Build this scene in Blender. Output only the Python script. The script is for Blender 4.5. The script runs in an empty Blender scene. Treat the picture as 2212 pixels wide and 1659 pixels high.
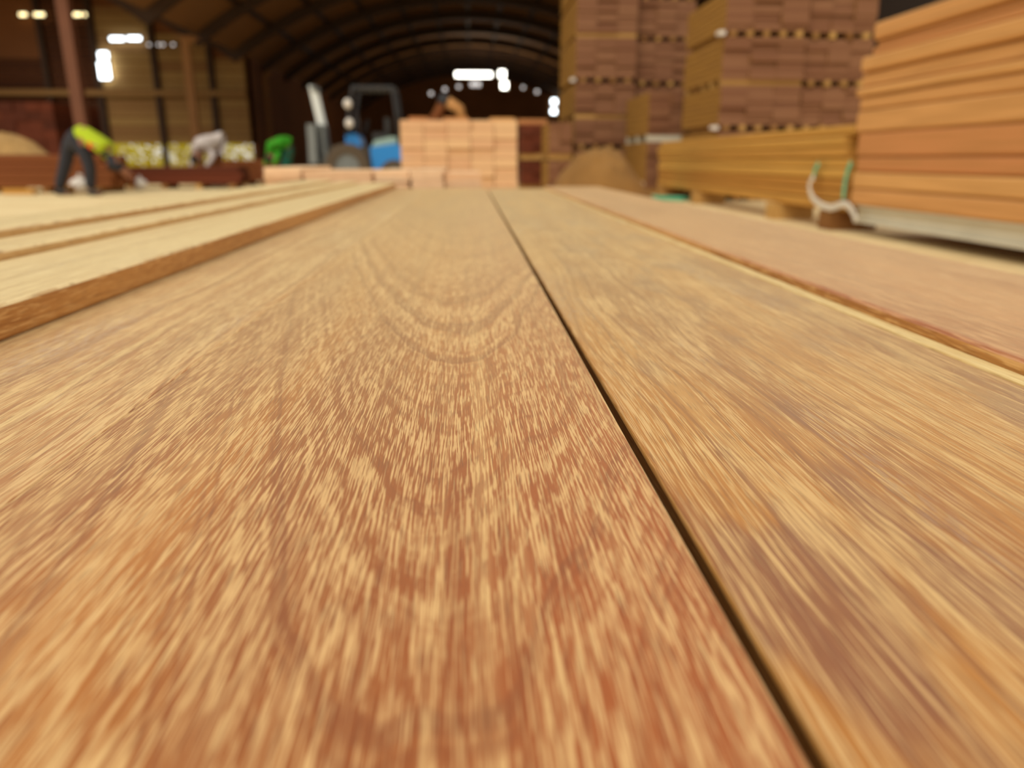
import bpy, math, random
from mathutils import Vector, Matrix
from mathutils import noise as mnoise

random.seed(7)
S = bpy.context.scene
COL = S.collection

# ------------------------------------------------------------------ camera
FPX, W, H = 1620.0, 2212.0, 1659.0
TH, PS = math.radians(16.65), math.radians(3.08)
CZ = 0.52
CAM = Vector((0, 0, CZ))
FW = Vector((math.sin(PS)*math.cos(TH), math.cos(PS)*math.cos(TH), -math.sin(TH)))
RT = Vector((math.cos(PS), -math.sin(PS), 0))
UP = RT.cross(FW)
cd = bpy.data.cameras.new('camera')
cam = bpy.data.objects.new('camera', cd); COL.objects.link(cam)
cam.matrix_world = Matrix((
    (RT.x, UP.x, -FW.x, CAM.x), (RT.y, UP.y, -FW.y, CAM.y), (RT.z, UP.z, -FW.z, CAM.z), (0, 0, 0, 1)))
cd.sensor_fit = 'HORIZONTAL'; cd.sensor_width = 36.0; cd.lens = 36.0*FPX/W
cd.clip_start = 0.005; cd.clip_end = 400
cd.dof.use_dof = True; cd.dof.focus_distance = 0.235; cd.dof.aperture_fstop = 9.4
cd.dof.aperture_blades = 7
S.camera = cam

# ------------------------------------------------------------------ light
wd = bpy.data.worlds.new('overcast_sky'); S.world = wd; wd.use_nodes = True
bgn = wd.node_tree.nodes['Background']
bgn.inputs[0].default_value = (1.0, 0.955, 0.84, 1); bgn.inputs[1].default_value = .82
sd = bpy.data.lights.new('hazy_sun', 'SUN'); sd.energy = 1.25; sd.angle = math.radians(40); sd.color = (1, .93, .80)
sun = bpy.data.objects.new('hazy_sun', sd); COL.objects.link(sun)
sun.rotation_euler = Vector((0.45, 0.85, -.85)).to_track_quat('-Z', 'Y').to_euler()
S.view_settings.view_transform = 'Standard'; S.view_settings.look = 'None'
S.view_settings.exposure = 0.13; S.view_settings.gamma = 1.0; S.view_settings.use_curve_mapping = False
S.cycles.max_bounces = 6; S.cycles.diffuse_bounces = 4; S.cycles.glossy_bounces = 2
S.cycles.use_denoising = True

# ------------------------------------------------------------------ pixel -> world
def ray(px, py): return FW + RT*((px-W/2)/FPX) + UP*((H/2-py)/FPX)
def atY(px, py, Y): d = ray(px, py); return CAM + d*(Y/d.y)
def atX(px, py, X): d = ray(px, py); return CAM + d*(X/d.x)
def atZ(px, py, Z): d = ray(px, py); return CAM + d*((Z-CZ)/d.z)
def lat(slope, h): return h*(slope-0.0154)/0.9595      # lateral X of a line of image slope dx/dy lying h below the lens

# ------------------------------------------------------------------ materials
def srgb(r, g, b):
    f = lambda c: (c/255/12.92) if c/255 <= .04045 else ((c/255+.055)/1.055)**2.4
    return (f(r), f(g), f(b), 1)

class NT:
    def __init__(s, name):
        s.m = bpy.data.materials.new(name); s.m.use_nodes = True
        s.t = s.m.node_tree; s.n = s.t.nodes; s.b = s.n['Principled BSDF']
    def link(s, a, b): s.t.links.new(a, b)
    def put(s, v, sock):
        if hasattr(v, 'is_linked') or isinstance(v, bpy.types.NodeSocket): s.link(v, sock)
        else: sock.default_value = v
    def math(s, op, a, b=0.0, c=0.0, clamp=False):
        n = s.n.new('ShaderNodeMath'); n.operation = op; n.use_clamp = clamp
        s.put(a, n.inputs[0]); s.put(b, n.inputs[1])
        if op in ('MULTIPLY_ADD', 'WRAP', 'COMPARE'): s.put(c, n.inputs[2])
        return n.outputs[0]
    def add(s, a, b): return s.math('ADD', a, b)
    def mul(s, a, b): return s.math('MULTIPLY', a, b)
    def sub(s, a, b): return s.math('SUBTRACT', a, b)
    def ss(s, v, lo, hi, a=0.0, b=1.0):
        n = s.n.new('ShaderNodeMapRange'); n.interpolation_type = 'SMOOTHSTEP'
        s.put(v, n.inputs[0]); n.inputs[1].default_value = lo; n.inputs[2].default_value = hi
        n.inputs[3].default_value = a; n.inputs[4].default_value = b
        return n.outputs[0]
    def xyz(s, x, y, z=0.0):
        n = s.n.new('ShaderNodeCombineXYZ'); s.put(x, n.inputs[0]); s.put(y, n.inputs[1]); s.put(z, n.inputs[2]); return n.outputs[0]
    def noise(s, vec, scale=1.0, detail=2.0, rough=.5, dist=0.0):
        n = s.n.new('ShaderNodeTexNoise'); s.link(vec, n.inputs['Vector'])
        n.inputs['Scale'].default_value = scale; n.inputs['Detail'].default_value = detail
        n.inputs['Roughness'].default_value = rough; n.inputs['Distortion'].default_value = dist
        return n.outputs['Fac']
    def noise1(s, w, detail=2.0):
        n = s.n.new('ShaderNodeTexNoise'); n.noise_dimensions = '1D'; s.put(w, n.inputs['W'])
        n.inputs['Scale'].default_value = 1.0; n.inputs['Detail'].default_value = detail
        return n.outputs['Fac']
    def mix(s, f, a, b, mode='MIX'):
        n = s.n.new('ShaderNodeMix'); n.data_type = 'RGBA'; n.blend_type = mode
        s.put(f, n.inputs[0]); s.put(a, n.inputs[6]); s.put(b, n.inputs[7]); return n.outputs[2]
    def coord(s):
        n = s.n.new('ShaderNodeTexCoord'); sp = s.n.new('ShaderNodeSeparateXYZ'); s.link(n.outputs['Object'], sp.inputs[0])
        return n.outputs['Object'], sp.outputs[0], sp.outputs[1], sp.outputs[2]
    def bump(s, h, strength, dist):
        n = s.n.new('ShaderNodeBump'); n.inputs['Strength'].default_value = strength; n.inputs['Distance'].default_value = dist
        s.link(h, n.inputs['Height']); s.link(n.outputs[0], s.b.inputs['Normal'])

def hardwood(name, dark, mid, pale, pale2, off=0.0, cath=None, sx=900., sy=70., thr=.5, band=.38, streak=.35, lean=0.0,
             greys=None, sheen=.25, rough=.5, spec=.5, patchy=0.0, blotch=None):
    """Planed tropical hardwood: pale pore dashes on an orange brown ground; cath = nested U figure."""
    g = NT(name); o, x, y, z = g.coord()
    x = g.add(g.add(x, off), z); y = g.add(y, off*3.7)
    w1 = g.sub(g.noise(g.xyz(g.mul(x, 14), g.mul(y, 3.2), z), 1, 2), .5)
    w2 = g.sub(g.noise(g.xyz(g.mul(x, 60), g.mul(y, 14), 3.1), 1, 2), .5)
    if cath:
        x0, K, wd_ = cath
        xx = g.math('DIVIDE', g.sub(g.sub(x, x0+off), g.mul(w1, .026)), wd_)
        root = g.math('SQRT', g.add(g.mul(xx, xx), 1.0))
        F = g.sub(g.add(g.sub(y, off*3.7), g.add(g.mul(w1, .12), g.mul(w2, .03))), g.mul(g.sub(root, 1.0), K))
        r1 = g.noise1(g.add(g.mul(F, 30.0), 3.3), 2.0)
        r2 = g.noise1(g.mul(F, 120.0), 2.0)
    else:
        F = g.add(x, g.add(g.mul(w1, .035), g.mul(w2, .004)))
        F = g.add(F, g.mul(y, lean))
        r1 = g.noise1(g.mul(F, 130.0), 2.0)
        r2 = g.noise1(g.mul(F, 520.0), 2.0)
    ring = g.add(g.mul(g.sub(r1, .5), 1.0), g.mul(g.sub(r2, .5), .55))
    # pore dashes
    xd = g.add(x, g.add(g.mul(w1, .012), g.mul(y, lean)))
    d1 = g.noise(g.xyz(g.mul(xd, sx), g.mul(y, sy), 1.7), 1, 2.0, .55)
    d2 = g.noise(g.xyz(g.mul(xd, sx*.30), g.mul(y, sy*.30), 7.7), 1, 2.0, .55)
    d = g.add(g.mul(d1, .84), g.mul(d2, .16))
    dd = g.add(d, g.mul(ring, band))
    if patchy:
        pn = g.noise(g.xyz(g.mul(x, 42), g.mul(y, 11), 21.0), 1, 4, .6)
        dd = g.add(dd, g.mul(g.sub(pn, .5), patchy))
        fl = g.noise(g.xyz(g.mul(F if not cath else xd, 2600), g.mul(y, 7), 3.0), 1, 1)
        dd = g.add(dd, g.mul(g.sub(fl, .5), patchy*.45))
    m = g.ss(dd, thr-.05, thr+.06)
    big = g.noise(g.xyz(g.mul(x, 22), g.mul(y, 2.2), 5.0), 1, 3)
    patch = g.ss(big, .38, .64)
    grnd = g.mix(patch, dark, mid)
    if cath: grnd = g.mix(g.ss(g.add(x, g.mul(w1, .04)), -.005, .055, 0.0, .65), grnd, srgb(164, 74, 6))
    grnd = g.mix(g.ss(ring, -.28, -.02, .55, 0.0), grnd, (dark[0]*.66, dark[1]*.55, dark[2]*.45, 1))
    if blotch: grnd = g.mix(g.ss(g.noise(g.xyz(g.mul(x, 34), g.mul(y, 9), 31.0), 1, 3), .52, .64, 0.0, .75), grnd, blotch)
    hi = g.mix(g.noise(g.xyz(g.mul(x, 40), g.mul(y, 5), 9.0), 1, 2), pale, pale2)
    c = g.mix(g.mul(m, .84), grnd, hi)
    # long soft streaks and thin dark lines
    if cath:
        bs = g.noise(g.xyz(g.mul(xd, 210), g.mul(y, 4.5), 12.0), 1, 3)
        c = g.mix(g.ss(bs, .53, .68, 0.0, .42), c, (dark[0]*.85, dark[1]*.75, dark[2]*.7, 1))
    st = g.noise(g.xyz(g.mul(F if not cath else xd, 130), g.mul(y, 1.6), 2.0), 1, 3)
    c = g.mix(g.ss(st, .50, .72, 0.0, streak), c, pale)
    fine = g.noise(g.xyz(g.mul(xd, 2600), g.mul(y, 70), 4.0), 1, 1)
    c = g.mix(g.ss(fine, .57, .68, 0.0, .45), c, (dark[0]*.45, dark[1]*.4, dark[2]*.4, 1))
    if greys:
        gm = g.mul(g.ss(g.noise(g.xyz(g.mul(x, 26), g.mul(y, 3.5), 14.0), 1, 3), .54, .70), .40)
        gm = g.mul(gm, g.ss(g.noise(g.xyz(g.mul(x, 700), g.mul(y, 110), 6.0), 1, 2), .45, .6))
        c = g.mix(gm, c, greys)
    # tiny bright sawdust grains
    sp = g.noise(g.xyz(g.mul(x, 1100), g.mul(y, 520), 8.0), 1, 1)
    c = g.mix(g.ss(sp, .80, .84, 0.0, .9), c, srgb(250, 225, 150))
    g.link(c, g.b.inputs['Base Color'])
    g.put(g.ss(m, 0, 1, rough-.08, rough+.10), g.b.inputs['Roughness'])
    g.b.inputs['Specular IOR Level'].default_value = spec
    g.b.inputs['Sheen Weight'].default_value = sheen; g.b.inputs['Sheen Roughness'].default_value = .32
    g.b.inputs['Sheen Tint'].default_value = srgb(255, 234, 178)
    g.bump(g.add(m, g.mul(d1, .6)), .25, .00025)
    return g.m

def lumber(name, c1, c2, rough=.75, scl=1.0, contrast=.5, side=None):
    """Sawn timber seen from afar: each piece its own tone, grain along local Y."""
    g = NT(name); o, x, y, z = g.coord()
    inf = g.n.new('ShaderNodeObjectInfo')
    base = g.mix(inf.outputs['Random'], c1, c2)
    if side:
        tc = g.n.new('ShaderNodeTexCoord'); sp = g.n.new('ShaderNodeSeparateXYZ'); g.link(tc.outputs['Normal'], sp.inputs[0])
        base = g.mix(g.ss(g.math('ABSOLUTE', sp.outputs[1]), .4, .6), side, base)
    r = g.mul(inf.outputs['Random'], 37.0)
    n = g.noise(g.xyz(g.add(g.mul(x, 30*scl), r), g.mul(y, 1.3*scl), g.add(g.mul(z, 45*scl), r)), 1, 3)
    c = g.mix(g.ss(n, .35, .7, 0.0, contrast), base, (c1[0]*.55, c1[1]*.5, c1[2]*.42, 1))
    g.link(c, g.b.inputs['Base Color']); g.b.inputs['Roughness'].default_value = rough
    g.b.inputs['Specular IOR Level'].default_value = .2
    g.bump(n, .3, .004)
    return g.m

def plain(name, c, rough=.7, metal=0.0, var=.25, scl=6.0, emit=None, es=1.0):
    g = NT(name); o, x, y, z = g.coord()
    n = g.noise(o, scl, 4)
    col = g.mix(g.ss(n, .35, .7, 0.0, var), c, (c[0]*.6, c[1]*.6, c[2]*.6, 1))
    g.link(col, g.b.inputs['Base Color']); g.b.inputs['Roughness'].default_value = rough
    g.b.inputs['Metallic'].default_value = metal
    if emit:
        g.b.inputs['Emission Color'].default_value = emit; g.b.inputs['Emission Strength'].default_value = es
    return g.m

CREAM, PINKT = srgb(230, 190, 126), srgb(224, 178, 122)
M = {}
M['deck_a'] = hardwood('hardwood_figured', srgb(154, 80, 6), srgb(180, 106, 20), CREAM, PINKT, cath=(.026, .26, .044),
                       sx=2350, sy=66, thr=.518, patchy=.10, band=.22, streak=.25, sheen=1.0)
M['deck_b'] = hardwood('hardwood_striped', srgb(150, 82, 16), srgb(184, 116, 30), srgb(226, 188, 124), srgb(214, 168, 114), off=.37,
                       sx=2600, sy=38, thr=.535, band=.16, streak=.22, patchy=.42, blotch=srgb(132, 74, 44), greys=srgb(150, 128, 122), sheen=1.0)
M['deck_c'] = hardwood('hardwood_red', srgb(166, 92, 44), srgb(190, 120, 68), srgb(222, 174, 124), srgb(214, 158, 110), off=.81,
                       sx=2400, sy=40, thr=.535, patchy=.25, band=.18, streak=.30, sheen=.8)
M['deck_d'] = hardwood('hardwood_golden', srgb(158, 90, 36), srgb(190, 122, 58), srgb(234, 200, 138), srgb(226, 184, 130), off=1.27,
                       sx=2500, sy=60, thr=.51, patchy=.3, band=.24, streak=.40, greys=srgb(196, 168, 152), sheen=1.0)
M['deck_e'] = hardwood('hardwood_pale', srgb(206, 168, 112), srgb(222, 188, 132), srgb(244, 222, 170), srgb(234, 206, 156), off=1.9,
                       sx=1200, sy=34, thr=.49, band=.3, streak=.5, greys=srgb(200, 184, 154), sheen=1.0)
M['deck_edge'] = hardwood('hardwood_edge', srgb(168, 110, 48), srgb(198, 142, 74), srgb(216, 170, 106), srgb(206, 152, 86), off=2.6,
                       sx=900, sy=60, thr=.54, band=.25, streak=.25, sheen=.1)
M['edge_soft'] = hardwood('hardwood_soft_edge', srgb(190, 142, 84), srgb(206, 164, 104), srgb(220, 184, 126), srgb(210, 170, 112), off=4.1,
                       sx=900, sy=60, thr=.54, band=.2, streak=.3, sheen=.2)
M['sapwood'] = hardwood('sapwood_edge', srgb(206, 172, 108), srgb(220, 188, 124), srgb(236, 210, 150), srgb(228, 200, 140), off=3.3,
                       sx=700, sy=30, thr=.5, band=.2, streak=.4, sheen=.2)
M['pink'] = lumber('pink_lumber', srgb(240, 204, 164), srgb(232, 186, 142), contrast=.2)
M['tan'] = lumber('tan_lumber', srgb(222, 182, 138), srgb(212, 166, 128), contrast=.15)
M['orange'] = lumber('orange_lumber', srgb(214, 162, 100), srgb(190, 124, 78), contrast=.42)
M['golden'] = lumber('golden_lumber', srgb(206, 160, 80), srgb(184, 130, 60), contrast=.35)
M['mauve'] = lumber('weathered_lumber', srgb(142, 100, 72), srgb(126, 84, 60), contrast=.3, side=srgb(156, 114, 52))
M['brown'] = lumber('brown_lumber', srgb(134, 78, 40), srgb(112, 58, 30), contrast=.5)
M['redbrown'] = lumber('redbrown_lumber', srgb(112, 54, 32), srgb(80, 38, 22), contrast=.5)
M['bearer'] = lumber('yellow_bearer', srgb(196, 154, 90), srgb(126, 82, 42), contrast=.3)
M['hidden'] = lumber('base_lumber', srgb(176, 124, 74), srgb(150, 96, 54))
M['steel'] = plain('painted_steel', srgb(206, 200, 180), .45, 0.0, .2, 5)
M['greysteel'] = plain('grey_steel', srgb(120, 124, 124), .45, .3, .3, 7)
M['whitesteel'] = plain('white_steel', srgb(226, 230, 228), .4, 0, .1, 4)
M['darksteel'] = plain('dark_steel', srgb(52, 52, 56), .5, .3, .3, 7)
M['column'] = plain('ochre_column', srgb(160, 108, 52), .6, 0, .3, 2)
M['column_dim'] = plain('dimmed_column', srgb(112, 64, 36), .7, 0, .3, 2)  # nearest column: shade put into a darker column colour
M['wall_shade'] = plain('shaded_side_wall', srgb(44, 28, 16), .9, 0, .3, .5)  # darkness of the interior put into the wall colour
M['blue'] = plain('blue_paint', srgb(24, 128, 206), .35, 0, .1, 3)
M['palecover'] = plain('pale_cover', srgb(150, 176, 166), .6, 0, .2, 6)
M['rubber'] = plain('rubber', srgb(84, 70, 54), .85, 0, .3, 12)
M['seatblk'] = plain('seat_vinyl', srgb(36, 34, 34), .6, 0, .2, 8)
M['roof'] = plain('roof_sheet', srgb(150, 106, 62), .8, 0, .3, .6)
M['rib'] = plain('roof_steel', srgb(66, 42, 23), .7, 0, .3, 2)
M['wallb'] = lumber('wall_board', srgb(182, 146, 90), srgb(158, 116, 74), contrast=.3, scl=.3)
M['wallunlit'] = lumber('unlit_wall_board', srgb(92, 54, 32), srgb(78, 44, 26), contrast=.4, scl=.3)  # shade of the unlit bays put into the board colour
M['dark'] = plain('mottled_brown_wall', srgb(138, 86, 46), .9, 0, .4, .5)  # brown with random mottling
M['strapgreen'] = plain('green_strap', srgb(64, 186, 150), .35, 0, .1, 9)
M['strapwhite'] = plain('white_strap', srgb(214, 208, 196), .35, 0, .1, 9)
M['sawdust'] = plain('sawdust', srgb(146, 104, 50), .95, 0, .45, 5)
M['palechips'] = plain('pale_chips', srgb(176, 138, 84), .95, 0, .5, 9)
M['bag'] = plain('white_sack', srgb(222, 214, 206), .7, 0, .2, 4)
M['navy'] = plain('navy_trousers', srgb(44, 44, 52), .9, 0, .25, 12)
M['hivis'] = plain('hivis_vest', srgb(176, 196, 14), .8, 0, .15, 12)
M['red'] = plain('red_cloth', srgb(226, 62, 20), .8, 0, .1, 12)
M['greycloth'] = plain('grey_shirt', srgb(206, 194, 190), .85, 0, .2, 10)
M['green'] = plain('green_shirt', srgb(56, 158, 20), .85, 0, .15, 10)
M['teal'] = plain('teal_trousers', srgb(30, 108, 88), .85, 0, .2, 10)
M['skin'] = plain('skin', srgb(150, 98, 70), .6, 0, .1, 10)
M['hair'] = plain('hair', srgb(22, 18, 16), .8, 0, .2, 20)
M['eye'] = plain('eye', srgb(230, 226, 220), .3, 0, 0, 4)
M['leaf'] = plain('sunlit_leaves', srgb(244, 236, 50), .8, 0, .35, 3)  # strong sunlight put into the leaf colour
M['lightw'] = plain('daylight_pane', srgb(240, 245, 250), .3, 0, 0, 1, (.86, .96, 1, 1), 6.0)
M['lighty'] = plain('warm_daylight_pane', srgb(250, 230, 170), .3, 0, 0, 1, (1, .82, .42, 1), 3.2)
M['lightd'] = plain('dim_daylight_pane', srgb(240, 240, 245), .3, 0, 0, 1, (.9, .84, .8, 1), 1.1)
M['lamp'] = plain('lamp_tube', srgb(250, 250, 240), .3, 0, 0, 1, (1, .96, .84, 1), 7.0)

def floor_mat():
    g = NT('dusty_concrete'); o, x, y, z = g.coord()
    n = g.noise(o, .7, 5, .6); n2 = g.noise(o, 9, 4)
    c = g.mix(g.ss(n, .35, .65), srgb(238, 214, 164), srgb(226, 198, 146))
    c = g.mix(g.ss(n2, .5, .75, 0.0, .35), c, srgb(196, 162, 112))
    g.link(c, g.b.inputs['Base Color']); g.b.inputs['Roughness'].default_value = .8
    g.bump(n2, .2, .004); return g.m
M['floor'] = floor_mat()
def yard_mat():
    g = NT('packed_earth'); o, x, y, z = g.coord()
    n = g.noise(o, .4, 5, .6)
    g.link(g.mix(g.ss(n, .35, .65), srgb(196, 170, 120), srgb(150, 150, 84)), g.b.inputs['Base Color'])
    g.b.inputs['Roughness'].default_value = .95; return g.m
M['yard'] = yard_mat()

# ------------------------------------------------------------------ mesh helpers
class MB:
    def __init__(s): s.v = []; s.f = []; s.mi = []; s.sm = []
    def quadbox(s, x0, x1, y0, y1, z0, z1, mi=0):
        b = len(s.v)
        s.v += [(x0,y0,z0),(x1,y0,z0),(x1,y1,z0),(x0,y1,z0),(x0,y0,z1),(x1,y0,z1),(x1,y1,z1),(x0,y1,z1)]
        for q in ((3,2,1,0),(4,5,6,7),(0,1,5,4),(1,2,6,5),(2,3,7,6),(3,0,4,7)):
            s.f.append(tuple(b+i for i in q)); s.mi.append(mi); s.sm.append(False)
    def prof(s, pts, a0, a1, axis='y', mi=0, smooth=False, n=1):
        """extrude a closed profile (pairs) along an axis"""
        b = len(s.v); k = len(pts)
        for j in range(n+1):
            t = a0+(a1-a0)*j/n
            for (u, w) in pts:
                s.v.append((u, t, w) if axis == 'y' else (t, u, w) if axis == 'x' else (u, w, t))
        for j in range(n):
            for i in range(k):
                i2 = (i+1) % k
                s.f.append((b+j*k+i, b+j*k+i2, b+(j+1)*k+i2, b+(j+1)*k+i)); s.mi.append(mi); s.sm.append(smooth)
        s.f.append(tuple(b+i for i in range(k))[::-1]); s.mi.append(mi); s.sm.append(False)
        s.f.append(tuple(b+n*k+i for i in range(k))); s.mi.append(mi); s.sm.append(False)
    def tube(s, pts, radii, seg=10, mi=0, flat=None):
        pts = [Vector(p) for p in pts]; b = len(s.v); n = len(pts)
        if not hasattr(radii, '__len__'): radii = [radii]*n
        ref = Vector((0.13, 0.2, 1)).normalized()
        for i, p in enumerate(pts):
            t = (pts[min(i+1, n-1)]-pts[max(i-1, 0)]).normalized()
            a = t.cross(flat if flat is not None else ref)
            if a.length < 1e-3: a = t.cross(Vector((1, 0, 0)))
            a.normalize(); c = t.cross(a).normalized()
            for k in range(seg):
                an = 2*math.pi*k/seg
                s.v.append(tuple(p + a*math.cos(an)*radii[i] + c*math.sin(an)*radii[i]*(1 if flat is None else .18)))
        for i in range(n-1):
            for k in range(seg):
                k2 = (k+1) % seg
                s.f.append((b+i*seg+k, b+i*seg+k2, b+(i+1)*seg+k2, b+(i+1)*seg+k)); s.mi.append(mi); s.sm.append(True)
        s.f.append(tuple(b+k for k in range(seg))[::-1]); s.mi.append(mi); s.sm.append(False)
        s.f.append(tuple(b+(n-1)*seg+k for k in range(seg))); s.mi.append(mi); s.sm.append(False)
    def ball(s, c, r, seg=14, rings=9, mi=0):
        if not hasattr(r, '__len__'): r = (r, r, r)
        b = len(s.v); s.v.append((c[0], c[1], c[2]-r[2]))
        for i in range(1, rings):
            ph = -math.pi/2+math.pi*i/rings
            for k in range(seg):
                a = 2*math.pi*k/seg
                s.v.append((c[0]+r[0]*math.cos(ph)*math.cos(a), c[1]+r[1]*math.cos(ph)*math.sin(a), c[2]+r[2]*math.sin(ph)))
        s.v.append((c[0], c[1], c[2]+r[2])); e = len(s.v)-1
        for k in range(seg):
            k2 = (k+1) % seg
            s.f.append((b, b+1+k2, b+1+k)); s.mi.append(mi); s.sm.append(True)
            for i in range(rings-2):
                s.f.append((b+1+i*seg+k, b+1+i*seg+k2, b+1+(i+1)*seg+k2, b+1+(i+1)*seg+k)); s.mi.append(mi); s.sm.append(True)
            s.f.append((e, b+1+(rings-2)*seg+k, b+1+(rings-2)*seg+k2)); s.mi.append(mi); s.sm.append(True)
    def mesh(s, name, mats):
        me = bpy.data.meshes.new(name); me.from_pydata(s.v, [], s.f)
        for m in (mats if isinstance(mats, (list, tuple)) else [mats]): me.materials.append(m)
        me.polygons.foreach_set('material_index', s.mi); me.polygons.foreach_set('use_smooth', s.sm)
        me.update(); return me
    def obj(s, name, mats, parent=None, loc=(0, 0, 0)):
        return place(s.mesh(name, mats), name, parent, loc)

def place(me, name, parent=None, loc=(0, 0, 0), rz=0.0):
    o = bpy.data.objects.new(name, me); COL.objects.link(o); o.location = loc; o.rotation_euler.z = rz
    if parent: o.parent = parent
    return o
def tag(o, label=None, cat=None, group=None, kind=None):
    if label: o['label'] = label
    if cat: o['category'] = cat
    if group: o['group'] = group
    if kind: o['kind'] = kind
    return o
def thing(name, label, cat, loc=(0, 0, 0), group=None, rz=0.0):
    o = bpy.data.objects.new(name, None); COL.objects.link(o); o.location = loc; o.rotation_euler.z = rz
    o.empty_display_size = .1
    return tag(o, label, cat, group)

def beamprof(x0, x1, z0, z1, r=.002, n=3):
    """rounded rectangle profile, counter clockwise"""
    pts = []
    for cx, cz, a0 in ((x1-r, z0+r, -90), (x1-r, z1-r, 0), (x0+r, z1-r, 90), (x0+r, z0+r, 180)):
        for i in range(n+1):
            a = math.radians(a0+90*i/n); pts.append((cx+r*math.cos(a), cz+r*math.sin(a)))
    return pts

# ------------------------------------------------------------------ the setting
RY0, RY1 = 16.6, 60.0                     # roof runs over Y 16.6..60
SPR, CRN, HW = 4.1, 6.8, 8.3              # spring height, crown height, half width of each vault
RAD = (HW*HW+(CRN-SPR)**2)/(2*(CRN-SPR))
def vz(dx): return CRN-RAD+math.sqrt(RAD*RAD-dx*dx)
m = MB(); m.quadbox(-26, 9, -3, 60.2, -.2, 0); fl = tag(m.obj('floor', M['floor']), 'dusty beige concrete floor', kind='structure')
m = MB(); m.quadbox(-150, 150, -80, 200, -.5, -.205); tag(m.obj('ground', M['yard']), 'earth yard around the hall', kind='structure')

def vault(cx, y0, y1, name, hole=None):
    m = MB(); n = 28
    spans = [(y0, y1, False)] if not hole else [(y0, hole[0], False), (hole[0], hole[1], True), (hole[1], y1, False)]
    for ya, yb, op in spans:
        for i in range(n):
            if op and abs(i-n/2+.5) < 3.6: continue          # added unseen opening along the crown, brightens the end wall
            d0, d1 = -HW+2*HW*i/n, -HW+2*HW*(i+1)/n
            m.prof([(cx+d0, vz(d0)+.12), (cx+d1, vz(d1)+.12), (cx+d1, vz(d1)+.16), (cx+d0, vz(d0)+.16)], ya, yb)
    root = tag(m.obj(name, M['roof']), 'dark arched sheet roof of the hall', kind='structure')
    r = MB()
    for i in range(n):
        d0, d1 = -HW+2*HW*i/n, -HW+2*HW*(i+1)/n
        p0, p1 = (cx+d0, vz(d0)), (cx+d1, vz(d1))
        b = len(r.v)
        for (u, w) in (p0, p1):
            for yy, dz in ((-.09, -.24), (.09, -.24), (.09, .11), (-.09, .11)): r.v.append((u, yy, w+dz))
        for q in ((0,1,5,4),(1,2,6,5),(2,3,7,6),(3,0,4,7)): r.f.append(tuple(b+a for a in q)); r.mi.append(0); r.sm.append(False)
    me = r.mesh('rib', M['rib'])
    yy = y0+1.4
    while yy < y1: place(me, 'rib', root, (0, yy, 0)); yy += 3.8
    pm = MB(); pm.quadbox(-.05, .05, y0+.1, y1-.1, -.04, .12); pme = pm.mesh('purlin', M['rib'])
    for i in range(1, 12):
        dx = -HW+2*HW*i/12; place(pme, 'purlin', root, (cx+dx, 0, vz(dx)))
    return root
vault(0, RY0, RY1, 'ceiling')
vault(-2*HW, RY0, 31.4, 'ceiling.001', (20.0, 28.0))

def gable(name, cx, Y, z0, mat, label):
    m = MB(); n = 28; b = 0
    for yy in (Y, Y+.12):
        for i in range(n+1):
            dx = -HW+2*HW*i/n; m.v.append((cx+dx, yy, z0)); m.v.append((cx+dx, yy, vz(dx)+.12))
    k = 2*(n+1)
    for i in range(n):
        a = 2*i; m.f.append((a, a+2, a+3, a+1)); m.f.append((k+a, k+a+1, k+a+3, k+a+2)); m.f.append((a, k+a, k+a+2, a+2)); m.f.append((a+1, a+3, k+a+3, k+a+1))
    m.f.append((0, 1, k+1, k)); m.f.append((2*n, k+2*n, k+2*n+1, 2*n+1))
    m.mi = [0]*len(m.f); m.sm = [False]*len(m.f)
    return tag(m.obj(name, mat), label, kind='structure')
wb = gable('wall_back', 0, 60, 0, M['dark'], 'dark far end wall of the hall')
GZ = 1.12
wa = gable('wall_aisle', -2*HW, 31.4, GZ, M['dark'], 'boarded end wall of the left bay, open at the bottom')
# boards and posts of the aisle wall
PX_ = [-24.85, atY(118, 240, 31.4).x, atY(226, 240, 31.4).x, atY(349, 240, 31.4).x, atY(467, 240, 31.4).x, -8.42]
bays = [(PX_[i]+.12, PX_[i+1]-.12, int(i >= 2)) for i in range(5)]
bm_cache = {}
for (x0, x1, lit) in bays:
    z = GZ
    while z < 6.4:
        top = min(vz(x0+2*HW), vz(x1+2*HW))-.05
        z1 = min(z+.315, top)
        if z1-z < .08: break
        key = (round(x1-x0, 3), round(z1-z, 3), lit)
        if key not in bm_cache:
            b_ = MB(); b_.quadbox(0, x1-x0, -.03, 0, 0, z1-z-.02); bm_cache[key] = b_.mesh('board', M['wallb'] if lit else M['wallunlit'])
        place(bm_cache[key], 'board', wa, (x0, 31.4-.005-random.random()*.02, z)); z += .33
for x in PX_[:5]:
    p = MB(); p.quadbox(-.09, .09, -.22, -.04, 0, vz(x+2*HW)-.1); p.obj('post', M['rib'], wa, (x, 31.4, 0))
p = MB(); p.quadbox(-16.2, 0, -.30, -.23, -.1, .1); p.obj('girt', M['wallb'], wa, (-8.5, 31.4, 2.95))
m = MB(); m.quadbox(-25.1, -24.95, RY0, 31.5, 0, SPR+.5); tag(m.obj('wall_left', M['dark']), 'dark outer side wall of the left bay', kind='structure')
m = MB(); m.quadbox(HW+.02, HW+.2, 11.0, 60.1, 0, SPR+.7); tag(m.obj('wall_right', M['wall_shade']), 'dark side wall behind the lumber stacks', kind='structure')
m = MB(); m.quadbox(-HW-.2, -HW-.02, 31.4, 60.1, 0, SPR+.5); tag(m.obj('wall_middle', M['dark']), 'dark side wall of the rear hall', kind='structure')

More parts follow.
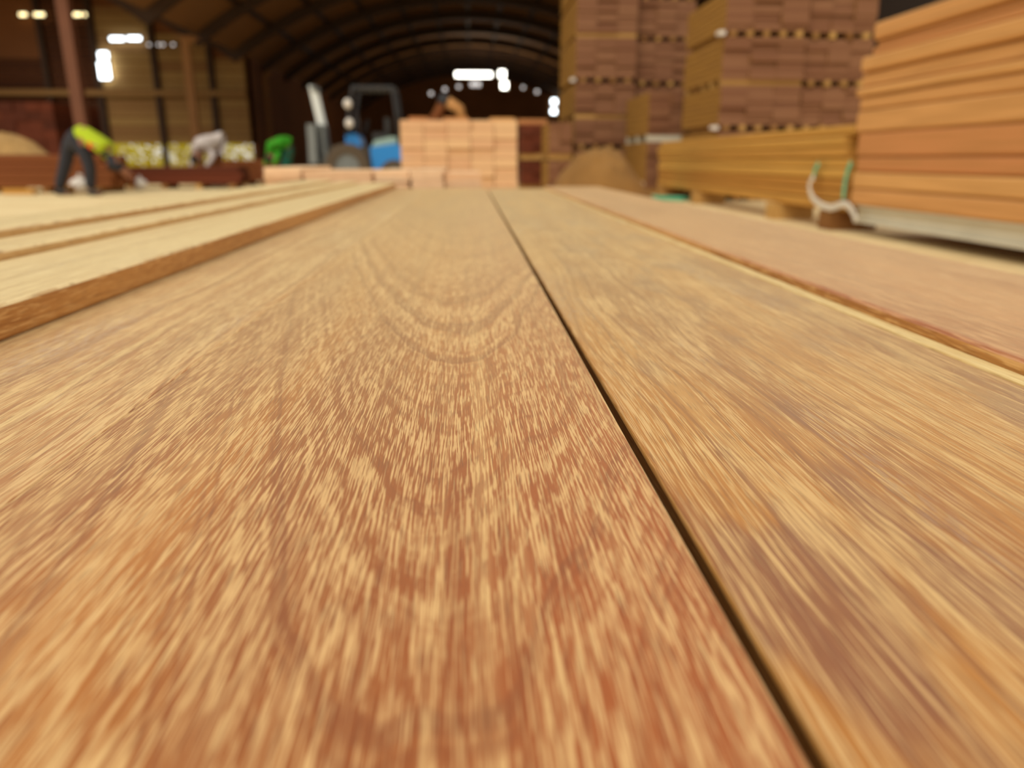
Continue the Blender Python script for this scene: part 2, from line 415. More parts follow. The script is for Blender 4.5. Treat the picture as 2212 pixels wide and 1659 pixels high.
# windows and daylight gaps in the end walls
wn = [0]
def pane(px0, py0, px1, py1, Y, mat, label, split=1):
    a = atY(px0, py1, Y); b = atY(px1, py0, Y); wn[0] += 1
    w = (b.x-a.x); h = (b.z-a.z)
    f = MB(); t = .05
    f.quadbox(-t, w+t, -.03, .02, -t, 0); f.quadbox(-t, w+t, -.03, .02, h, h+t)
    f.quadbox(-t, 0, -.03, .02, 0, h); f.quadbox(w, w+t, -.03, .02, 0, h)
    o = tag(f.obj('window_%d' % wn[0], M['rib'], None, (a.x, Y, a.z)), label, kind='structure')
    for i in range(split):
        g = MB(); g.quadbox(w*i/split+.01, w*(i+1)/split-.01, -.02, .0, .005, h-.005); g.obj('pane', mat, o)
    return o
YA = 31.1
pane(214, 112, 233, 128, YA, M['lightw'], 'small glaring window above the tall one')
pane(216, 134, 235, 171, YA, M['lightw'], 'tall glaring window in the left end wall')
pane(238, 80, 268, 88, YA, M['lightw'], 'long white vent window, left half')
pane(276, 79, 304, 87, YA, M['lightw'], 'long white vent window, right half')
for px in (322, 343, 352, 374, 393):
    pane(px-3, 94, px+3, 99, YA, M['lightd'], 'small dim vent opening under the roof')
for px0, px1 in ((42, 58), (74, 96), (157, 176), (181, 186)):
    pane(px0, 28, px1, 35, YA, M['lighty'], 'small yellow vent window at the crown of the left bay')
YB = 59.9
for px, py, s, mt in ((931, 202, 3.5, 'lightd'), (961, 193, 3.5, 'lightd'), (991, 187, 3.5, 'lightd'), (1021, 182, 5, 'lightd'), (1033, 182, 5, 'lightd'),
                      (1130, 189, 3, 'lightd'), (1160, 198, 3.5, 'lightd')):
    pane(px-s, py-s, px+s, py+s, YB, M[mt], 'small dim round opening under the far roof edge')
pane(1191, 214, 1203, 226, YB, M['lightw'], 'upper bright window at the right of the far wall')
pane(1190, 235, 1202, 246, YB, M['lightw'], 'lower bright window at the right of the far wall')

# roof lamps hanging deep in the hall
def lamp(name, px0, px1, py, Y, label, hpx=6):
    a = atY(px0, py, Y); b = atY(px1, py, Y); w = b.x-a.x; hh = hpx*Y/FPX
    t = thing(name, label, 'lamp', ((a.x+b.x)/2, Y, a.z))
    x = MB(); x.quadbox(-w/2, w/2, -.08, .08, -hh/2, hh/2); x.obj('tube', M['lamp'], t)
    ld = bpy.data.lights.new('lamp_light', 'POINT'); ld.energy = 50 if w > 1 else 30; ld.color = (1, .86, .66); ld.shadow_soft_size = .3
    lo = bpy.data.objects.new('lamp_light', ld); COL.objects.link(lo); lo.parent = t; lo.location = (0, 0, -hh/2-.35)
    x = MB(); x.quadbox(-w/2-.05, w/2+.05, -.12, .12, hh/2, hh/2+.06); x.obj('housing', M['darksteel'], t)
    top = vz(a.x)-.0-a.z
    for sx in ((-.4, .4) if w > 1 else (0,)):
        x = MB(); x.tube([(w*sx, 0, hh/2+.05), (w*sx, 0, top)], .015, 6); x.obj('rod', M['darksteel'], t)
lamp('strip_lamp', 984, 1062, 161, 46, 'long white strip lamp glowing under the far roof', 9)
lamp('hall_lamp', 1078, 1091, 160, 46, 'small glaring lamp beside the end of the strip lamp', 13)
lamp('hall_lamp.001', 1083, 1096, 184, 47, 'small glaring lamp hanging just below its twin', 13)

# columns along the left side of the vault
for i, (Y, lb) in enumerate(((17.5, 'ochre steel column standing behind the bent worker in the yellow vest'),
                             (24.5, 'ochre steel column rising behind the worker in the grey shirt'),
                             (33.3, 'slim ochre column rising behind the worker in green'),
                             (44, 'dim ochre column deepest in the hall, behind the forklift mast'))):
    t = thing('steel_column', lb, 'column', (-HW, Y, 0), 'ochre columns between the two bays')
    c = MB(); w = .12
    c.quadbox(-w, w, -.10, -.075, 0.02, SPR-.15); c.quadbox(-w, w, .075, .10, .02, SPR-.15); c.quadbox(-.015, .015, -.075, .075, .02, SPR-.15)
    c.obj('shaft', M['column_dim' if i == 0 else 'column'], t)
    c = MB(); c.quadbox(-.22, .22, -.2, .2, 0, .02); c.obj('base_plate', M['column'], t)
    c = MB(); c.prof([(-.12, SPR-.35), (.12, SPR-.35), (.42, SPR-.15), (-.12, SPR-.15)], -.06, .06); c.obj('bracket', M['column'], t)
    c = MB(); c.quadbox(-.3, .3, -.15, .15, SPR-.15, SPR-.11); c.obj('cap_plate', M['column'], t)

# ------------------------------------------------------------------ the foreground planks
L0 = .44; T = .018; HC = CZ-L0
XG = lat(.583, HC)           # gap between the figured plank and its right neighbour
XL = lat(-1.35, HC)          # left edge of the figured plank
XE = lat(-2.58, HC)          # foot of the raised boards on the left
XR = lat(2.56, HC)           # foot of the raised reddish board on the right
XRR = lat(1/.208, HC-.006)
Y0, YE = -.55, 2.27
def deck(x0, x1, y0, y1, zt, th, mt, ms, label, r=.0016, ms_l=None, cut=''):
    cx = (x0+x1)/2; hw = (x1-x0)/2; n = 3
    pts = beamprof(-hw, hw, -th, 0, r, n)
    if 'r' in cut:      # undercut lower edge, shaped so the gap falls into shade
        i = next(i for i, p in enumerate(pts) if p[0] > hw-1e-6 and p[1] > -th*.5)
        pts = [(-hw+r, -th), (hw-.006, -th), (hw-.006, -.0034), (hw, -.0022)]+pts[i:]
        pts = [p for p in pts if not (p[0] < 0 and p[1] < -th+r*.9 and p != (-hw+r, -th))]
    if 'l' in cut:
        pts = [p for p in pts if not (p[0] < 0 and p[1] < -th*.5)]+[(-hw, -.0022), (-hw+.006, -.0034), (-hw+.006, -th)]
    m = MB(); m.prof(pts, y0, y1, 'y', 0, False, 1)
    k = len(pts)
    for i in range(k):
        u = (pts[i][0]+pts[(i+1) % k][0])/2; w = (pts[i][1]+pts[(i+1) % k][1])/2
        if w < -r*.6: m.mi[i] = 2 if (u < 0 and ms_l) else 1
    m.mi[k] = 1; m.mi[k+1] = 1
    o = m.obj('deck_plank', [M[mt], M[ms], M[ms_l or ms]], None, (cx, 0, zt))
    return tag(o, label, 'plank', 'planed planks laid side by side in the foreground')
P = []
P.append(deck(XL, XG-.0016, Y0, YE, L0, T, 'deck_a', 'deck_edge', 'orange brown plank with arched grain figure, filling the middle, left of the dark gap', r=.0009, cut='r'))
P.append(deck(XG+.0017, XR-.0087, Y0, YE-.02, L0-.0004, T, 'deck_b', 'deck_edge', 'striped orange and cream plank right of the dark gap, before the yellow strip', r=.0012, cut='l'))
P.append(deck(XR-.0085, XR-.0002, Y0, YE-.02, L0+.0005, T, 'sapwood', 'sapwood', 'thin pale yellow strip of wood between the striped plank and the reddish plank', r=.0012))
P.append(deck(XR+.0002, XRR, Y0, YE-.05, L0+.006, T+.006, 'deck_c', 'deck_edge', 'reddish plank at the right end of the row, raised a little above its neighbours', r=.0035))
P.append(deck(XE-.06, XL-.0004, Y0, YE, L0-.0006, T, 'deck_d', 'deck_edge', 'golden plank left of the arched grain plank, disappearing under the raised boards'))
P.append(deck(XE-.222, XE-.0605, Y0, YE-.05, L0-.0006, T, 'deck_d', 'deck_edge', 'plank hidden beneath the raised pale boards'))
P.append(deck(XE-.384, XE-.2225, Y0, YE-.05, L0-.0006, T, 'deck_d', 'deck_edge', 'outermost lower plank beneath the raised pale boards'))
hB = lat(-1/.214, .0638); hC = lat(-1/.1626, .0565)
zA = L0-.0006
P.append(deck(hB+.001, XE, Y0, YE+.0, L0+.0162, .0168, 'deck_e', 'deck_edge', 'raised pale board with a rough brown edge, nearest the lower golden plank', r=.003))
P.append(deck(hC+.001, hB, Y0, YE-.10, L0+.0225, .0231, 'deck_e', 'edge_soft', 'middle one of the three raised pale boards on the left', r=.004))
P.append(deck(hC-.075, hC, Y0, YE-.22, L0+.0290, .0296, 'deck_e', 'edge_soft', 'outermost of the three raised pale boards, next to the open floor', r=.004))

# the pile that carries them
t = thing('timber_pile', 'pile of sawn timbers under the foreground planks', 'timber pile', (-.12, .9, 0))
bm_ = MB(); bm_.prof(beamprof(-.082, .082, 0, .105, .004, 1), -1.45, 1.37); bme = bm_.mesh('timber', M['hidden'])
zb = L0-T-.0006
for r in range(3):
    for k in range(6): place(bme, 'timber', t, (-.415+k*.1655, 0, zb-.105*(r+1)-.0005*r))
for yy in (-1.2, 0, 1.2):
    b_ = MB(); b_.quadbox(-.5, .5, -.05, .05, 0, zb-.105*3-.001); b_.obj('bearer', M['bearer'], t, (0, yy, 0))

# short boards stacked at the far end of the planks
def board_mesh(w, h, l, mat, name='plank', r=.004):
    m = MB(); m.prof(beamprof(-w/2, w/2, 0, h, min(r, h*.2), 1), 0, l); return m.mesh(name, mat)
YS = 2.36
t = thing('board_stack', 'low stack of short pink board ends across the far end of the planks', 'board stack', (0, YS, 0))
bs = .018
zs0 = zb-.012
defs = [(566, 650, 361, 4, 0), (652, 803, 369, 3, .01), (806, 884, 368, 4, .0), (886, 958, 366, 2, -.03), (961, 1042, 373, 3, -.012)]
for i, (a, b, ytop, nl, dy) in enumerate(defs):
    pa = atY(a, ytop, YS); pb = atY(b, ytop, YS); top = pa.z; x0, x1 = pa.x, pb.x
    zc = zs0; nl_ = nl+1; hh = (top-zs0)/nl_
    for k in range(nl_):
        j = random.uniform(-.004, .004)
        wmesh = board_mesh(x1-x0-.004, hh-.001, .5, M['pink'])
        place(wmesh, 'plank', t, ((x0+x1)/2+j, dy+random.uniform(-.008, .008), zs0+k*hh))
b_ = MB(); b_.quadbox(-.66, .08, .12, .2, 0, zs0-.0); b_.obj('bearer', M['hidden'], t)
b_ = MB(); b_.quadbox(-.66, .08, .34, .42, 0, zs0-.0); b_.obj('bearer', M['hidden'], t)

# ------------------------------------------------------------------ lumber packs
def pack(name, label, x0, x1, y0, y1, z0, z1, cols, rows, mat, bearer=.0, jit=.01, group=None, bmat='bearer', loose_top=False, face='end', nb=4, bw=.07):
    """strapped pack: rows x cols timbers running along Y, on cross bearers"""
    t = thing(name, label, 'lumber pack', ((x0+x1)/2, y0, z0), group)
    w = (x1-x0)/cols; zb_ = bearer; h = (z1-z0-zb_)/rows; L = y1-y0
    me = board_mesh(w-.003, h-.003, L, M[mat], r=.005)
    for r in range(rows):
        for c in range(cols):
            if loose_top and r == rows-1 and c % 3 == 1: dz = -h*.25
            else: dz = 0
            dx = random.uniform(-jit, jit)*.4; dy = random.uniform(-jit, jit)*3
            o = place(me, 'plank', t, (-(x1-x0)/2+w*(c+.5)+dx*.3, dy+.03, zb_+r*h))
            if dz: o.scale.z = .75
    if bearer:
        if face == 'end':      # bearers run along X; their long side shows
            be = MB(); be.quadbox(-(x1-x0)/2, (x1-x0)/2, 0, bw, 0, bearer-.002); bme_ = be.mesh('bearer', M[bmat])
            for i in range(nb): place(bme_, 'bearer', t, (0, .06+(L-.2)*i/max(1, nb-1), 0))
        else:                  # short blocks side by side, ends show as dots
            be = MB(); be.quadbox(-bw/2, bw/2, 0, L-.2, 0, bearer-.002); bme_ = be.mesh('bearer', M[bmat])
            for i in range(nb): place(bme_, 'bearer', t, (-(x1-x0)/2+(x1-x0)*(i+.5)/nb, .0, 0))
            if 'left column' in label and z0 > .8:
                ec = MB(); ec.prof(beamprof(-.09, -.01, .01, bearer-.01, .01, 1), -.03, .10); o = ec.obj('bearer_end', M['bag'], t, (-(x1-x0)/2, 0, 0)); o['label'] = 'bearer end whitened for the light it catches'  # white colour stands in for light caught on the bearer ends
    return t

# bright bundle in the middle
a = atY(862, 262, 6.2); b = atY(1118, 255, 6.2)
pack('lumber_pack', 'big pale bundle of timber ends standing behind the low pink board stack', a.x, b.x, 6.2, 8.8, .0, a.z+.015, 5, 10, 'tan', .10, .006, nb=3)
for i, (px, w) in enumerate(((905, .15), (985, .2), (1085, .2))):
    q = atY(px, 258, 6.4); tag(board_mesh(w, .022, 1.2, M['orange'], 'loose_board') and place(board_mesh(w, .022, 1.2, M['orange'], 'loose_board'), 'loose_board', None, (q.x, 6.3+.05*i, a.z+.016)),
        'loose thin board on top of the big pale bundle, ' + ['at its left', 'in its middle', 'at its right'][i], 'board', 'loose boards on the big pale bundle')
def tallstack(Y, L, x0, x1, levels, cols, rows, mat, where, names, bearer, face, nb, bmat='bearer'):
    for i, (z0, z1) in enumerate(levels):
        pack('lumber_pack', 'dark lumber pack, %s, %s' % (names[i], where), x0, x1, Y, Y+L, z0+.001, z1, cols, rows, mat, bearer[i % len(bearer)], .01,
             'dark lumber packs in the tall stacks', bmat, False, face[i % len(face)], nb)
N5 = ['bottom one', 'second from the floor', 'third from the floor', 'fourth from the floor', 'top one']
def lv(Y, ys): return [atY(1300, y, Y).z for y in ys]
# stack A: two columns of packs
ax0, ax1, ax2 = atY(1243, 200, 13.8).x, atY(1374, 200, 13.8).x, atY(1500, 200, 13.8).x
z = lv(13.8, [322, 256, 178, 80, -12, -100]); z = [.0, z[0]]+z[1:]
tallstack(13.8, 2.4, ax0, ax1-.02, list(zip(z[:-1], z[1:])), 3, 7, 'mauve', 'left column of the farther tall stack', N5+['uppermost one'], [.075], ['blocks', 'blocks', 'end', 'blocks', 'end'], 4)
z = lv(13.8, [322, 262, 182, 84, -8, -100]); z = [.0, z[0]]+z[1:]
tallstack(14.0, 2.4, ax1+.02, ax2, list(zip(z[:-1], z[1:])), 3, 7, 'mauve', 'right column of the farther tall stack', N5+['uppermost one'], [.075], ['blocks'], 4)
# stack B
bx0, bx1, bx2 = atY(1558, 200, 10.0).x, atY(1736, 200, 10.0).x, atY(1884, 200, 10.0).x
z = lv(10.0, [282, 182, 76, -30]); z = [.0, .42]+z
tallstack(10.0, 1.75, bx0, bx1-.02, list(zip(z[:-1], z[1:])), 3, 7, 'mauve', 'left column of the nearer tall stack', N5, [.07], ['blocks', 'blocks', 'blocks', 'end', 'blocks'], 5)
tallstack(10.1, 1.75, bx1+.02, bx2, list(zip(z[:-1], z[1:])), 3, 7, 'mauve', 'right column of the nearer tall stack', N5, [.07], ['blocks'], 4)
# pack C
cx0, cx1 = atY(1402, 250, 11.9).x, atY(1543, 250, 11.9).x
zc_ = lv(11.9, [306, 197])
pack('lumber_pack', 'single greyish lumber pack with a pale grey bearer, between the two tall stacks', cx0, cx1, 11.9, 13.6, zc_[0]+.002, zc_[1], 3, 7, 'mauve', .10, .01, 'dark lumber packs in the tall stacks', 'steel', nb=3, bw=.1)
pack('lumber_pack', 'greyish lumber pack low down beneath the single pack, behind the golden bundle', cx0, cx1, 11.9, 13.6, 0, zc_[0], 3, 7, 'mauve', .10, .01, 'dark lumber packs in the tall stacks', nb=3)
# small far packs left of the tall stack
for (p0, p1, Y, ys, mt, lab) in ((1186, 1236, 12.3, [345, 325, 265], 'mauve', 'small greyish pack beside the foot of the farther tall stack'),
                                 (1128, 1180, 13.6, [345, 300, 268], 'redbrown', 'red brown pack just right of the big pale bundle')):
    xa, xb = atY(p0, 300, Y).x, atY(p1, 300, Y).x; zz = lv(Y, ys)
    pack('lumber_pack', lab+', lower of two', xa, xb, Y, Y+1.2, 0, zz[0]-.02, 2, 4, mt, .1)
    pack('lumber_pack', lab+', upper of two', xa, xb, Y, Y+1.2, zz[0], zz[2], 2, 5, mt, .1)
q0, q1 = atY(1122, 262, 13.6), atY(1184, 262, 13.6)
m = MB(); m.quadbox(0, q1.x-q0.x, 0, .25, 0, .08); tag(m.obj('loose_timber', M['orange'], None, (q0.x, 13.75, lv(13.6, [268])[0]+.004)), 'orange timber lying across the red brown pack', 'timber')

# golden long bundle on blocks, right side
XB = 2.76
def side_bundle(name, label, x0, ncol, w, y0, y1, levels, mat, cat='lumber bundle', prot=.02):
    t = thing(name, label, cat, (x0, y0, 0))
    for i in range(len(levels)-1):
        h = levels[i+1]-levels[i]
        me = board_mesh(w-.004, h-.004, y1-y0, M[mat], r=.012)
        for c in range(ncol):
            place(me, 'plank', t, (w*(c+.5)+(random.uniform(0, prot) if c == 0 else prot), random.uniform(-.05, .05), levels[i]))
    return t
ys_ = 5.68
lvl = [.147+i*(.625/8) for i in range(9)]
gb = side_bundle('lumber_bundle', 'long golden bundle of boards on yellow blocks, in front of the tall dark stacks', XB+.02, 3, .12, ys_, 11.5, lvl, 'golden', prot=.03)
for i, (px, lb) in enumerate(((1815, 'yellow timber block beside the end of the white steel beam'), (1693, 'yellow timber block under the middle of the golden bundle'), (1520, 'yellow timber block under the golden bundle, beside the green strap'))):
    p = atX(px, 345+(px-1015)*.19, XB+.12)
    m = MB(); m.prof(beamprof(-.07, .3, 0, .145, .008, 1), -.10, .10, 'y')
    tag(m.obj('timber_block', M['bearer'], None, (XB+.05, p.y, 0)), lb, 'timber block', 'yellow blocks under the golden bundle')
m = MB(); m.prof(beamprof(-.07, .3, 0, .145, .008, 1), -.10, .10, 'y')
tag(m.obj('timber_block', M['bearer'], None, (XB+.05, 11.2, 0)), 'yellow timber block under the far end of the golden bundle', 'timber block', 'yellow blocks under the golden bundle')

# orange bundle on the steel beams, right edge of the picture
zt = .52+.338*.9595*XB; zb2 = .52-.118*.9595*XB
yfar = atX(1835, 445, XB).y
fr = [0, .095, .19, .275, .41, .535, .61, .66, .745, .83, .87, .905, 1.0]
lev = [zb2+(zt-zb2)*f for f in fr]
ob = thing('lumber_bundle', 'high orange bundle of thick boards resting on white steel beams', 'lumber bundle', (XB, 1.3, 0))
random.seed(21)
ends = [0, .01, -.02, .0, .05, .04, .08, .09, .07, -.02, -.04, -.03]
proud = [0, .0, .0, .0, .0, .0, -.02, .02, -.01, .01, .03, .0]
for i in range(12):
    h = lev[i+1]-lev[i]; L = yfar-1.3+ends[i]
    me = board_mesh(.30-.004, h-.005, L, M['orange'], r=.014)
    for c in range(4):
        place(me, 'plank', ob, (.30*(c+.5)+(proud[i] if c == 0 else 0)+.0+random.uniform(0, .008), random.uniform(-.03, .0) if c else 0, lev[i]+.002))
def strap(px_pts, X, r, mat, name='strap', parent=ob, lab=None):
    pts = [atX(a, b, X) for a, b in px_pts]
    loc = parent.location
    # smooth
    sm = []
    for i in range(len(pts)-1):
        p0, p1, p2, p3 = pts[max(i-1, 0)], pts[i], pts[i+1], pts[min(i+2, len(pts)-1)]
        for j in range(6):
            u = j/6; sm.append(.5*((2*p1)+(p2-p0)*u+(2*p0-5*p1+4*p2-p3)*u*u+(3*p1-p0-3*p2+p3)*u**3))
    sm.append(pts[-1])
    m = MB(); m.tube([p-loc for p in sm], r, 8, 0, Vector((1, 0, 0)))
    o = m.obj(name, M[mat], parent)
    if lab: o['label'] = lab
    return o
strap([(1838, 351), (1829, 375), (1824, 400), (1821, 430)], XB-.012, .022, 'strapgreen', lab='green packing strap')
strap([(1768, 353), (1760, 368), (1757, 385)], XB-.012, .022, 'strapgreen', lab='green packing strap')
strap([(1757, 382), (1748, 400), (1753, 424), (1770, 441), (1795, 449), (1822, 441), (1838, 452), (1850, 478)], XB-.03, .026, 'strapwhite', lab='loose white strap tail')
# steel beams
def hbeam(x, y0, y1, z0, z1, label):
    m = MB(); w = .075; f = .018
    m.quadbox(-w, w, 0, y1-y0, 0, f); m.quadbox(-w, w, 0, y1-y0, z1-z0-f, z1-z0); m.quadbox(-.045, -.03, 0, y1-y0, f, z1-z0-f); m.quadbox(.03, .045, 0, y1-y0, f, z1-z0-f)
    return tag(m.obj('steel_bar', M['steel'], None, (x, y0, z0)), label, 'steel beam', 'white steel beams under the orange bundle')
yb1 = atX(1842, 480, XB+.025).y
hbeam(XB+.10, 1.0, yb1, .085, zb2-.0005, 'white painted steel beam under the near side of the orange bundle')
hbeam(XB+1.0, 1.0, yb1, .085, zb2-.0005, 'white painted steel beam under the hidden side of the orange bundle')
for yy in (1.2, 3.3, 4.9):
    m = MB(); m.prof(beamprof(.0 if yy < 4 else .5, 1.3, 0, .084, .006, 1), -.06, .06)
    tag(m.obj('timber_block', M['hidden'], None, (XB, yy, 0)), 'low brown timber under the white steel beams, %s' % {1.2: 'nearest of three', 3.3: 'middle of three', 4.9: 'farthest of three'}[yy], 'timber block', 'brown timbers under the steel beams')

# small things on the floor
def ribbon(name, pts, r, mat, label, cat):
    m = MB(); m.tube(pts, r, 8, 0, Vector((0, 0, 1))); return tag(m.obj(name, M[mat]), label, cat)
p0, p1 = atZ(1378, 428, .01), atZ(1482, 432, .01)
m = MB(); m.prof([(-.11, 0), (.11, 0), (.12, .03), (.05, .05), (-.07, .05), (-.12, .02)], 0, (p1-p0).length)
o = tag(m.obj('strap_coil', M['strapgreen'], None, (p0.x, p0.y, 0.001)), 'pale green strapping lying on the floor before the golden bundle', 'strapping')
d = p1-p0; o.rotation_euler.z = -math.atan2(d.x, d.y)
def sack(px, py, Y, r, label, z0=0.0):
    p = atY(px, py, Y); m = MB()
    m.ball((0, 0, r*.8), (r, r*.9, r*.8), 16, 10)
    m.tube([(0, 0, r*1.45), (0, 0, r*1.75), (.02, 0, r*1.9)], [r*.25, r*.16, r*.3], 8)
    m.v = [(x*(1+.12*mnoise.noise(Vector((x, y, z))*6)), y, max(z, 0)*(1+.1*mnoise.noise(Vector((z, x, y))*5))) for x, y, z in m.v]
    return tag(m.obj('white_sack', M['bag'], None, (p.x, Y, z0)), label, 'sack')
sack(1134, 385, 7.3, .11, 'small white sack at the right foot of the big pale bundle', z0=.0)
sack(1368, 396, 11.1, .17, 'white sack at the far end of the golden bundle')

def mound(name, px0, px1, pytop, Y, dep, mat, label, z0=0.0, seed=1, rough=.22, sub=48):
    a, b = atY(px0, 345, Y), atY(px1, 345, Y); top = atY(px0, pytop, Y).z-z0; w = (b.x-a.x)/2; cx = (a.x+b.x)/2
    m = MB(); n = sub
    for j in range(n+1):
        for i in range(n+1):
            u, v = -1+2*i/n, -1+2*j/n; r = math.hypot(u, v)
            k = max(0, 1-r*r)**1.1 if r < 1 else 0
            nn = mnoise.noise(Vector((u*2.2+seed, v*2.2, seed)))*.5+mnoise.noise(Vector((u*7+seed, v*7, seed)))*.25+mnoise.noise(Vector((u*18, v*18, seed)))*.12
            m.v.append((u*w, v*dep, max(0, k*top*(1.05+rough*2*nn)) if r < 1 else 0))
    for j in range(n):
        for i in range(n):
            q = j*(n+1)+i; m.f.append((q, q+1, q+n+2, q+n+1)); m.mi.append(0); m.sm.append(True)
    return tag(m.obj(name, M[mat], None, (cx, Y, z0+.002)), label, name.replace('_', ' '), kind='stuff')
mound('sawdust_heap', 1170, 1420, 328, 9.6, .8, 'sawdust', 'brown sawdust heap at the foot of the farther tall stack', seed=3)

# ------------------------------------------------------------------ left piles
def low_pile(name, label, px0, px1, Y, L, z0, z1, rows, depth_cols, mat, rz=0.0):
    """timbers running along X"""
    a, b = atY(px0, 380, Y), atY(px1, 380, Y); w = b.x-a.x
    t = thing(name, label, 'lumber pile', (a.x, Y, z0), None, rz)
    h = (z1-z0-.09)/rows; dep = .22
    mm = MB(); mm.prof(beamprof(0, dep-.01, 0, h-.006, .012, 1), 0, w, 'x'); me = mm.mesh('timber', M[mat])
    for r in range(rows):
        for c in range(depth_cols):
            place(me, 'timber', t, (random.uniform(-.08, .08), c*dep+random.uniform(-.02, .02), .09+r*h))
    bb = MB(); bb.quadbox(-.05, .05, -.02, dep*depth_cols, 0, .089); be = bb.mesh('bearer', M['bearer'])
    for i in range(4): place(be, 'bearer', t, (w*(.06+.88*i/3), 0, 0))
    return t
low_pile('lumber_pile', 'long brown timber pile behind the legs of the worker in the yellow vest', -160, 232, 13.0, 0, 0, .60, 4, 4, 'brown', .0)
low_pile('lumber_pile', 'low dark red timber pile in front of the worker in the grey shirt', 262, 512, 14.6, 0, 0, .40, 3, 3, 'redbrown', .05)
low_pile('lumber_pile', 'dark timber pile between the grey shirted and green shirted workers', 486, 610, 16.6, 0, 0, .52, 3, 3, 'brown', .0)
mound('wood_chips', -60, 104, 292, 13.45, .42, 'palechips', 'pale heap of wood chips on the long brown timber pile', z0=.60, seed=5, rough=.3)
def block(px, py, Y, sx, sy, sz, mat, label, name='wood_offcut', z0=None, cat='offcut'):
    p = atY(px, py, Y); m = MB(); m.prof(beamprof(-sx/2, sx/2, 0, sz, .01, 1), -sy/2, sy/2)
    o = tag(m.obj(name, M[mat], None, (p.x, Y, p.z if z0 is None else z0)), label, cat); o.rotation_euler.z = random.uniform(-.4, .4); return o
block(146, 410, 12.4, .14, .2, .14, 'bearer', 'yellow wooden block on the floor between the feet of the vested worker', z0=0)
block(40, 400, 12.5, .5, .12, .09, 'golden', 'flat golden offcut on the floor before the brown timber pile', z0=0)
sack(174, 400, 12.75, .16, 'pale sack on the floor behind the right foot of the vested worker')
sack(302, 395, 14.0, .13, 'small pale sack on the floor before the dark red pile')
# background clutter left: rack of dark timber
pack('lumber_pack', 'dim dark timber pack standing deep in the left bay, beyond the chip heap', -14.6, -12.3, 19.5, 21.5, 0, 1.2, 6, 6, 'redbrown', .12)
pack('lumber_pack', 'tall dim timber pack deep in the left bay, next to the nearest ochre column', -12.0, -10.4, 20.5, 23.0, 0, 1.9, 5, 8, 'redbrown', .12)

# sunlit leaves beyond the open foot of the aisle wall
random.seed(5)
m = MB()
for i in range(5600):
    x = random.uniform(-24.5, -9.2); y = 36+random.random()*1.6; z = random.random()*(2.0+.3*math.sin(x*1.7))
    a = Vector((random.uniform(-1, 1), random.uniform(-1, 1), random.uniform(-.3, 1))).normalized(); b = a.cross(Vector((.3, .5, .8))).normalized(); c = a.cross(b)
    s = random.uniform(.08, .17); k = len(m.v); p = Vector((x, y, z))
    for q in (b*s, c*s*.5, -b*s, -c*s*.5): m.v.append(tuple(p+q))
    m.f.append((k, k+1, k+2, k+3)); m.mi.append(0); m.sm.append(False)
tag(m.obj('hedge_foliage', M['leaf'], None, (0, 0, -.2)), 'bright yellow green bushes outside beyond the open foot of the left wall', 'bushes', kind='stuff')

# ------------------------------------------------------------------ forklift
FY = 14.2
k_ = FY/FPX
def fx(px): return atY(px, 300, FY).x
def fz(py): return atY(760, py, FY).z
fo = thing('forklift', 'blue forklift truck with a raised pale mast, behind the low pink board stack', 'forklift', (fx(760), FY, 0))
ox = fx(760)
def fpart(name, mb, mat, parent=None, lab=None):
    mb.v = [(x-ox if parent is None or parent is fo else x, y, z) for x, y, z in mb.v]
    o = mb.obj(name, M[mat], parent or fo)
    if lab: o['label'] = lab
    return o
DW = 1.05     # width of the truck along Y
for yy in (.25, .6):
    m = MB(); m.prof([(fx(693), .12), (fx(704), .12), (fx(695), fz(268)), (fx(684), fz(268))], yy, yy+.1); fpart('mast_rail', m, 'greysteel')
    m = MB(); m.prof([(fx(683), fz(275)), (fx(694), fz(275)), (fx(679), fz(182)), (fx(668), fz(182))], yy+.02, yy+.08); fpart('mast_rail', m, 'whitesteel', lab='pale grey upper mast rail')
for zz in (.5, fz(272), fz(186)):
    m = MB(); xx = fx(695)+(fx(676)-fx(695))*(zz/2.0); m.quadbox(xx-.03, xx+.03, .2, .75, zz-.05, zz+.03); fpart('mast_crossbar', m, 'greysteel')
m = MB(); m.quadbox(fx(664), fx(682), .0, .95, .45, fz(268)); fpart('carriage', m, 'greysteel')
for yy in (.18, .66):
    m = MB(); m.prof([(fx(664), .12), (fx(664), .9), (fx(660), .9), (fx(655), .17), (fx(560)-.1, .15), (fx(560)-.1, .12)], yy, yy+.11); fpart('fork', m, 'darksteel')
m = MB(); m.prof([(fx(706), .30), (fx(800), .30), (fx(800), fz(330)), (fx(780), fz(314)), (fx(742), fz(310)), (fx(708), fz(316))], .18, .88); fpart('chassis', m, 'rubber')
m = MB(); m.prof([(fx(742), fz(314)), (fx(778), fz(318)), (fx(772), fz(296)), (fx(764), fz(288)), (fx(744), fz(286))], .16, .9); fpart('cowl', m, 'blue')
m = MB(); m.prof([(fx(800), .34), (fx(868), .34), (fx(880), .5), (fx(880), fz(322)), (fx(868), fz(308)), (fx(797), fz(318))], .06, 1.0); fpart('counterweight', m, 'blue')
m = MB(); m.prof([(fx(798), fz(320)), (fx(866), fz(312)), (fx(866), fz(298)), (fx(846), fz(294)), (fx(806), fz(303))], .14, .92); fpart('engine_cover', m, 'palecover', lab='pale grey green engine cover')
m = MB(); m.quadbox(fx(800), fx(836), .3, .76, fz(300), fz(285)); m.quadbox(fx(828), fx(838), .3, .76, fz(288), fz(252)); fpart('seat', m, 'seatblk')
